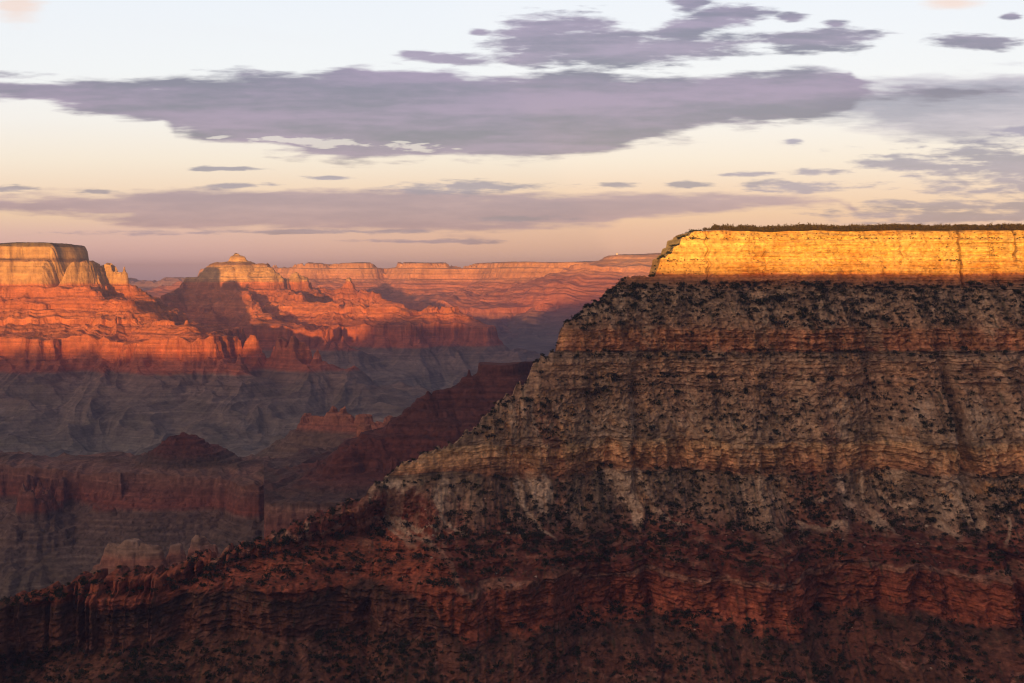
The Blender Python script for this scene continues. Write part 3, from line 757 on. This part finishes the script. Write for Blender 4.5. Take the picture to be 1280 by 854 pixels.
for i in ind:
    zz = z[i]
    if zz > -290: lab, gr = 'large pale boulder lying on the tan rubble slope above the tan cliff band', 'boulders on the upper rubble slope'
    elif zz > -404: lab, gr = 'large pale boulder lying on the grey talus below the tan cliff band', 'boulders on the talus'
    else: lab, gr = 'large pale boulder lying on dark red ledges low on the mesa', 'boulders on the red ledges'
    s = float(siz[i])
    b = link('boulder', B_me[rr.randrange(5)], lab, 'boulder', None, gr)
    b.location = (x[i], y[i], z[i] + .1 * s); b.scale = (s * 1.1,) * 3; b.rotation_euler = (rr.uniform(-.3, .3), rr.uniform(-.3, .3), rr.random() * 6)
merged('rubble', x[rest], y[rest], z[rest], siz[rest], BG, None, M_boulder, 'pale rubble and small stones strewn over the talus slopes of the near mesa', 'rubble', 22)
print('boulders', len(x))

# ================================================================== tiny white building on the far rim
def box_me(name, sx, sy, sz, z0, mat, ridge=0.):
    v = [(-sx, -sy, z0), (sx, -sy, z0), (sx, sy, z0), (-sx, sy, z0), (-sx, -sy, z0 + sz), (sx, -sy, z0 + sz), (sx, sy, z0 + sz), (-sx, sy, z0 + sz)]
    f = [(0, 1, 5, 4), (1, 2, 6, 5), (2, 3, 7, 6), (3, 0, 4, 7), (4, 5, 6, 7), (0, 3, 2, 1)]
    return mesh_from(name, np.array(v, float), np.array(f), mat)
def roof_me(sx, sy, z0, h, mat):
    v = [(-sx, -sy, z0), (sx, -sy, z0), (sx, sy, z0), (-sx, sy, z0), (-sx * .8, 0, z0 + h), (sx * .8, 0, z0 + h)]
    me = bpy.data.meshes.new('roof'); me.from_pydata(v, [], [(0, 1, 5, 4), (2, 3, 4, 5), (1, 2, 5), (3, 0, 4), (0, 3, 2, 1)]); me.materials.append(mat); return me
M_white, _, bb = new_mat('white_plaster'); bb.inputs['Base Color'].default_value = (.82, .8, .76, 1)
M_metal, _, bb = new_mat('pale_roof'); bb.inputs['Base Color'].default_value = (.6, .58, .55, 1)
M_win, _, bb = new_mat('window_glass'); bb.inputs['Base Color'].default_value = (.05, .06, .08, 1); bb.inputs['Roughness'].default_value = .2
bx, bz = W(771, 17450, 318.6)
yy = np.linspace(17200, 17800, 200); hh = hR2(np.full(200, bx), yy); j = int(np.argmax(hh / yy))
e = link('lodge_building', None, 'tiny white building catching the sun on top of the distant rim', 'building'); e.location = (bx, float(yy[j]) - 8, float(hh[j]) - 3)
e.empty_display_size = 10
link('wall', box_me('wall', 12, 6, 13, 0, M_white), parent=e)
link('roof', roof_me(13, 7, 13, 5, M_metal), parent=e)
for k_ in (-7, 0, 7):
    w_ = link('window', box_me('window', 1.5, .1, 3, 6, M_win), parent=e); w_.location = (k_, -6.05, 0)

# ================================================================== haze
def box_object(name, lo, hi):
    me = bpy.data.meshes.new(name)
    v = [(a, b, c) for a in (lo[0], hi[0]) for b in (lo[1], hi[1]) for c in (lo[2], hi[2])]
    me.from_pydata(v, [], [(0, 1, 3, 2), (4, 6, 7, 5), (0, 4, 5, 1), (2, 3, 7, 6), (0, 2, 6, 4), (1, 5, 7, 3)])
    return me
hz = box_object('haze', (-45500, -15500, -1165), (45500, 40500, 330))
m = bpy.data.materials.new('haze_air'); m.use_nodes = True; nt = m.node_tree; nt.nodes.clear()
out = nt.nodes.new('ShaderNodeOutputMaterial'); pv = nt.nodes.new('ShaderNodeVolumePrincipled')
HAZE = 3.6e-5
pv.inputs['Density'].default_value = HAZE
pv.inputs['Color'].default_value = (.48, .52, 1.0, 1)
pv.inputs['Anisotropy'].default_value = 0.0
nt.links.new(pv.outputs[0], out.inputs['Volume'])
hz.materials.append(m)
link('haze', hz, 'thin bluish evening haze filling the canyon air', 'haze', 'stuff')

# ================================================================== sky
w = bpy.data.worlds.new('World'); scene.world = w; w.use_nodes = True
nt = w.node_tree; nt.nodes.clear(); N = nt.nodes.new; L = nt.links.new
def val(v):
    n = N('ShaderNodeValue'); n.outputs[0].default_value = v; return n.outputs[0]
def mth(op, a, b=None, c=None, clamp=False):
    n = N('ShaderNodeMath'); n.operation = op; n.use_clamp = clamp
    for i, q in enumerate((a, b, c)):
        if q is None: continue
        if isinstance(q, (int, float)): n.inputs[i].default_value = q
        else: L(q, n.inputs[i])
    return n.outputs[0]
def ss(a, b, x):
    n = N('ShaderNodeMapRange'); n.interpolation_type = 'SMOOTHSTEP'
    n.inputs['From Min'].default_value = a; n.inputs['From Max'].default_value = b
    L(x, n.inputs['Value']); return n.outputs[0]
tc = N('ShaderNodeTexCoord'); sep = N('ShaderNodeSeparateXYZ'); L(tc.outputs['Generated'], sep.inputs[0])
dx, dy, dz = sep.outputs
hyp = mth('SQRT', mth('ADD', mth('MULTIPLY', dx, dx), mth('MULTIPLY', dy, dy)))
az = mth('ARCTAN2', dx, dy)                              # 0 towards +Y
el = mth('ARCTAN2', dz, hyp)
# degrees-like units: sky position in thousandths of the view angle
U = mth('MULTIPLY_ADD', mth('TANGENT', mth('MINIMUM', mth('MAXIMUM', az, -1.2), 1.2)), F, 640.)
V = mth('MULTIPLY_ADD', mth('DIVIDE', mth('TANGENT', mth('MINIMUM', el, 1.3)), mth('COSINE', mth('MINIMUM', mth('MAXIMUM', az, -1.2), 1.2))), -F, HOR)
comb = N('ShaderNodeCombineXYZ'); L(U, comb.inputs[0]); L(V, comb.inputs[1])
def noise(sx, sy, det=5, rough=.55, off=0.):
    mp = N('ShaderNodeMapping'); mp.inputs['Scale'].default_value = (1 / sx, 1 / sy, 1); mp.inputs['Location'].default_value = (off, off * .7, off)
    L(comb.outputs[0], mp.inputs[0])
    n = N('ShaderNodeTexNoise'); n.inputs['Scale'].default_value = 1; n.inputs['Detail'].default_value = det; n.inputs['Roughness'].default_value = rough
    L(mp.outputs[0], n.inputs['Vector'])
    return mth('SUBTRACT', n.outputs['Fac'], .5)
nA = noise(210, 24, 6, .52); nB = noise(70, 12, 5, .55, 3.); nC = noise(420, 34, 4, .5, 7.); nD = noise(30, 6, 4, .55, 11.)
def ramp_of(x, lo, hi, stops):
    r = N('ShaderNodeValToRGB'); t = N('ShaderNodeMapRange'); t.inputs['From Min'].default_value = lo; t.inputs['From Max'].default_value = hi
    L(x, t.inputs['Value']); L(t.outputs[0], r.inputs[0])
    cr = r.color_ramp
    while len(cr.elements) < len(stops): cr.elements.new(.5)
    for e, (p_, c_) in zip(cr.elements, stops):
        e.position = (p_ - lo) / (hi - lo); e.color = (*c_, 1)
    return r.outputs[0]
def sr(r, g, b):
    f = lambda v: ((v / 255 + .055) / 1.055) ** 2.4 if v > 10 else v / 255 / 12.92
    return (f(r), f(g), f(b))
SKY = [(-900, sr(80, 78, 98)), (-420, sr(120, 122, 145)), (-150, sr(190, 196, 212)), (0, sr(236, 234, 240)), (90, sr(240, 235, 238)), (150, sr(242, 230, 228)), (200, sr(242, 220, 208)), (238, sr(238, 202, 186)), (268, sr(232, 190, 172)),
       (292, sr(218, 172, 180)), (315, sr(218, 172, 186)), (338, sr(218, 176, 198)), (352, sr(200, 165, 190)), (600, sr(70, 62, 80))]
skycol = ramp_of(V, -900, 600, SKY)
# warmer towards the middle of the low sky
warm = mth('MULTIPLY', ss(150, 700, U), mth('MULTIPLY', ss(200, 300, V), mth('SUBTRACT', 1., ss(800, 1500, U))))
def mix(f, a, b):
    n = N('ShaderNodeMix'); n.data_type = 'RGBA'
    if isinstance(f, float): n.inputs[0].default_value = f
    else: L(f, n.inputs[0])
    for i, q in ((6, a), (7, b)):
        if isinstance(q, tuple): n.inputs[i].default_value = (*q, 1)
        else: L(q, n.inputs[i])
    return n.outputs[2]
skycol = mix(mth('MULTIPLY', warm, .55), skycol, sr(236, 178, 150))
def curve(pts):
    """piecewise height of a cloud edge as a function of bearing"""
    n = N('ShaderNodeFloatCurve'); L(mth('DIVIDE', mth('ADD', U, 1000.), 4000.), n.inputs['Value'])
    c = n.mapping.curves[0]
    pts = [(-1000, pts[0][1])] + pts + [(3000, pts[-1][1])]
    P = [((a + 1000) / 4000, b / 400) for a, b in pts]
    while len(c.points) < len(P): c.points.new(.5, .5)
    for q, (a, b) in zip(c.points, P): q.location = (a, b); q.handle_type = 'VECTOR'
    n.mapping.use_clip = False; n.mapping.update()
    return mth('MULTIPLY', n.outputs[0], 400.)
def band(top, bot, namp, soft, n1=None, n2=None):
    d = mth('MINIMUM', mth('SUBTRACT', V, curve(top)), mth('SUBTRACT', curve(bot), V))
    if n1 is None: n1 = mth('ADD', mth('MULTIPLY', nA, .8), mth('MULTIPLY', nB, .6))
    d = mth('MULTIPLY_ADD', n1, namp, d)
    return d, ss(-soft, soft, d)
def blob(cx, cy, a, b, tilt=0.):
    u = mth('MULTIPLY', mth('SUBTRACT', U, float(cx)), 1. / a)
    v = mth('MULTIPLY', mth('SUBTRACT', mth('SUBTRACT', V, float(cy)), mth('MULTIPLY', mth('SUBTRACT', U, float(cx)), float(tilt))), 1. / b)
    q = mth('SQRT', mth('ADD', mth('MULTIPLY', u, u), mth('MULTIPLY', v, v)))
    return mth('SUBTRACT', 1., q)
def blobs(lst):
    d = None
    for t in lst:
        q = blob(*t); d = q if d is None else mth('MAXIMUM', d, q)
    return d
# 1 the long dark bank
d1, m1 = band([(-300, 150), (-60, 105), (0, 97), (100, 100), (200, 98), (300, 96), (380, 95), (440, 82), (500, 80), (560, 82), (600, 96), (700, 93), (780, 98), (840, 96), (920, 93), (1000, 89), (1068, 88), (1085, 112), (1400, 118), (1600, 130)],
              [(-300, 110), (-60, 112), (0, 122), (60, 132), (140, 143), (200, 148), (215, 166), (330, 190), (420, 200), (500, 196), (640, 200), (700, 198), (800, 174), (900, 162), (1000, 152), (1060, 138), (1085, 118), (1400, 116), (1600, 100)], 62, 7)
# holes between the layers
hole = ss(.0, .5, mth('ADD', blobs([(440, 180, 110, 5, .05)]), mth('ADD', mth('MULTIPLY', nB, 4.), mth('MULTIPLY', nD, 3.))))
m1 = mth('MULTIPLY', m1, mth('SUBTRACT', 1., mth('MULTIPLY', hole, .6)))
# 2 upper cloud and scraps
d2 = blobs([(700, 52, 95, 30, .02), (770, 60, 110, 24, .02), (850, 58, 100, 17, -.03), (910, 18, 52, 14, -.1), (860, 36, 70, 14, -.2), (862, 4, 22, 11), (1030, 50, 62, 15, -.05), (985, 50, 70, 9), (660, 75, 40, 11), (560, 74, 55, 8, .05), (520, 68, 30, 5), (600, 40, 16, 5), (1222, 52, 52, 9, .04), (1045, 30, 18, 5), (990, 23, 20, 7), (1262, 20, 14, 5)])
d2 = mth('ADD', d2, mth('ADD', mth('MULTIPLY', nA, 1.7), mth('ADD', mth('MULTIPLY', nB, 1.8), mth('MULTIPLY', nD, 1.2))))
m2 = ss(-.34, .42, d2)
# 3 lower pink-grey layer
d3, m3 = band([(-300, 240), (0, 247), (130, 243), (250, 238), (400, 236), (500, 240), (600, 242), (760, 241), (880, 243), (1000, 246), (1060, 252), (1100, 300), (1500, 300)],
              [(-300, 262), (0, 263), (90, 268), (170, 279), (300, 286), (640, 288), (740, 284), (840, 270), (960, 258), (1050, 252), (1100, 290), (1500, 290)], 50, 7)
# 4 right hand greys
d4, m4 = band([(800, 180), (1020, 150), (1060, 100), (1120, 100), (1280, 92), (1500, 80)], [(800, 140), (1020, 145), (1060, 150), (1120, 164), (1200, 176), (1280, 172), (1500, 160)], 80, 16)
d5 = blobs([(1135, 203, 62, 13), (1250, 205, 130, 27), (1210, 190, 60, 8), (1390, 220, 200, 40), (1225, 240, 80, 7, -.03), (1200, 258, 120, 8, .03), (1170, 272, 140, 8), (990, 233, 60, 9), (1020, 216, 34, 5), (990, 176, 18, 5), (1110, 270, 100, 8), (1290, 258, 60, 12), (1290, 164, 60, 9),
            (585, 235, 95, 8), (290, 233, 36, 4), (280, 211, 46, 3), (412, 223, 28, 3), (340, 231, 20, 3), (855, 231, 28, 4), (775, 232, 30, 4), (10, 236, 26, 4), (120, 240, 30, 3), (180, 292, 120, 4), (640, 274, 60, 4), (400, 290, 180, 3), (520, 302, 90, 3), (930, 218, 40, 3)])
d5 = mth('ADD', d5, mth('ADD', mth('MULTIPLY', nA, 2.2), mth('ADD', mth('MULTIPLY', nB, 2.4), mth('MULTIPLY', nD, 2.2))))
m5 = ss(-.25, .65, d5)
# pink puffs high up
d6 = mth('ADD', blobs([(18, 8, 45, 26), (1190, 4, 50, 12)]), mth('MULTIPLY', nB, 1.4)); m6 = mth('MULTIPLY', ss(0., .9, d6), .8)
# faint general wisps
wis = mth('MULTIPLY', ss(.05, .3, nC), .10)
shade = mth('ADD', mth('MULTIPLY', nA, 1.3), mth('ADD', mth('MULTIPLY', nC, 1.6), mth('MULTIPLY', nD, .5)))
def cl(lo, hi):
    return mix(ss(-.35, .35, shade), lo, hi)
c = skycol
c = mix(wis, c, sr(225, 205, 205))
c = mix(m6, c, sr(244, 205, 188))
c = mix(mth('MULTIPLY', m3, .97), c, cl(sr(168, 126, 158), sr(138, 100, 146)))
c = mix(mth('MULTIPLY', m4, .9), c, cl(sr(178, 158, 182), sr(132, 116, 150)))
c = mix(mth('MULTIPLY', m5, .86), c, cl(sr(140, 118, 164), sr(110, 90, 140)))
c = mix(mth('MULTIPLY', m1, .97), c, cl(sr(142, 102, 148), sr(94, 62, 110)))
c = mix(mth('MULTIPLY', m2, .95), c, cl(sr(146, 112, 150), sr(94, 66, 108)))
# unseen rest of the sky: dimmed to deepen shade, with an added warm glow
away = mth('MAXIMUM', ss(.50, 1.1, mth('ABSOLUTE', az)), ss(.26, .6, el))
dotp = mth('ADD', mth('ADD', mth('MULTIPLY', dx, -.62), mth('MULTIPLY', dy, -.50)), mth('MULTIPLY', dz, .60))
glow = mth('POWER', mth('MAXIMUM', dotp, 0.), 6.)  # lobe added well away from the sun to model the shaded cliffs
dim = mix(ss(0., .9, el), sr(74, 60, 56), sr(58, 54, 66))
fill_glow = N('ShaderNodeVectorMath'); fill_glow.operation = 'SCALE'; fill_glow.inputs[0].default_value = (1.6, .98, .64); L(glow, fill_glow.inputs['Scale'])
dimg = N('ShaderNodeVectorMath'); dimg.operation = 'ADD'; L(dim, dimg.inputs[0]); L(fill_glow.outputs[0], dimg.inputs[1])
c = mix(away, c, dimg.outputs[0])
bg1 = N('ShaderNodeBackground'); L(c, bg1.inputs[0]); bg1.inputs[1].default_value = .545
sk = N('ShaderNodeTexSky'); sk.sky_type = 'NISHITA'; sk.sun_disc = False; sk.sun_elevation = SUN_EL; sk.sun_rotation = math.pi + SUN_AZ
sk.altitude = 2100; sk.dust_density = 2
bg2 = N('ShaderNodeBackground'); L(sk.outputs[0], bg2.inputs[0]); bg2.inputs[1].default_value = .05
ad = N('ShaderNodeAddShader'); L(bg1.outputs[0], ad.inputs[0]); L(bg2.outputs[0], ad.inputs[1])
wo = N('ShaderNodeOutputWorld'); L(ad.outputs[0], wo.inputs[0])
w.cycles.sampling_method = 'MANUAL'; w.cycles.sample_map_resolution = 512

# ================================================================== sun, camera, render
sd = bpy.data.lights.new('sun', 'SUN'); sd.energy = 5.0; sd.angle = math.radians(.5); sd.color = (1.0, .445, .095)
so = bpy.data.objects.new('sun', sd); col.objects.link(so)
from mathutils import Vector
so.rotation_euler = Vector((math.cos(SUN_EL) * tx, math.cos(SUN_EL) * ty, -math.sin(SUN_EL))).to_track_quat('-Z', 'Y').to_euler()
cam = bpy.data.cameras.new('camera'); cam.lens = 50; cam.sensor_width = 36; cam.sensor_fit = 'HORIZONTAL'
cam.shift_y = -(427 - HOR) / 1280.; cam.clip_start = 1; cam.clip_end = 300000
co_ = bpy.data.objects.new('camera', cam); col.objects.link(co_); co_.rotation_euler = (math.radians(90), 0, 0)
scene.camera = co_
vs = scene.view_settings; vs.view_transform = 'Standard'; vs.look = 'None'; vs.exposure = .75; vs.gamma = 1
cy = scene.cycles; cy.filter_width = 1.1; cy.pixel_filter_type = 'BLACKMAN_HARRIS'
cy.use_denoising = True; cy.max_bounces = 4; cy.diffuse_bounces = 2; cy.volume_bounces = 0; cy.transparent_max_bounces = 4
try: cy.denoiser = 'OPENIMAGEDENOISE'; cy.denoising_prefilter = 'ACCURATE'
except Exception: pass
print('script done', round(time.time() - T0, 1))
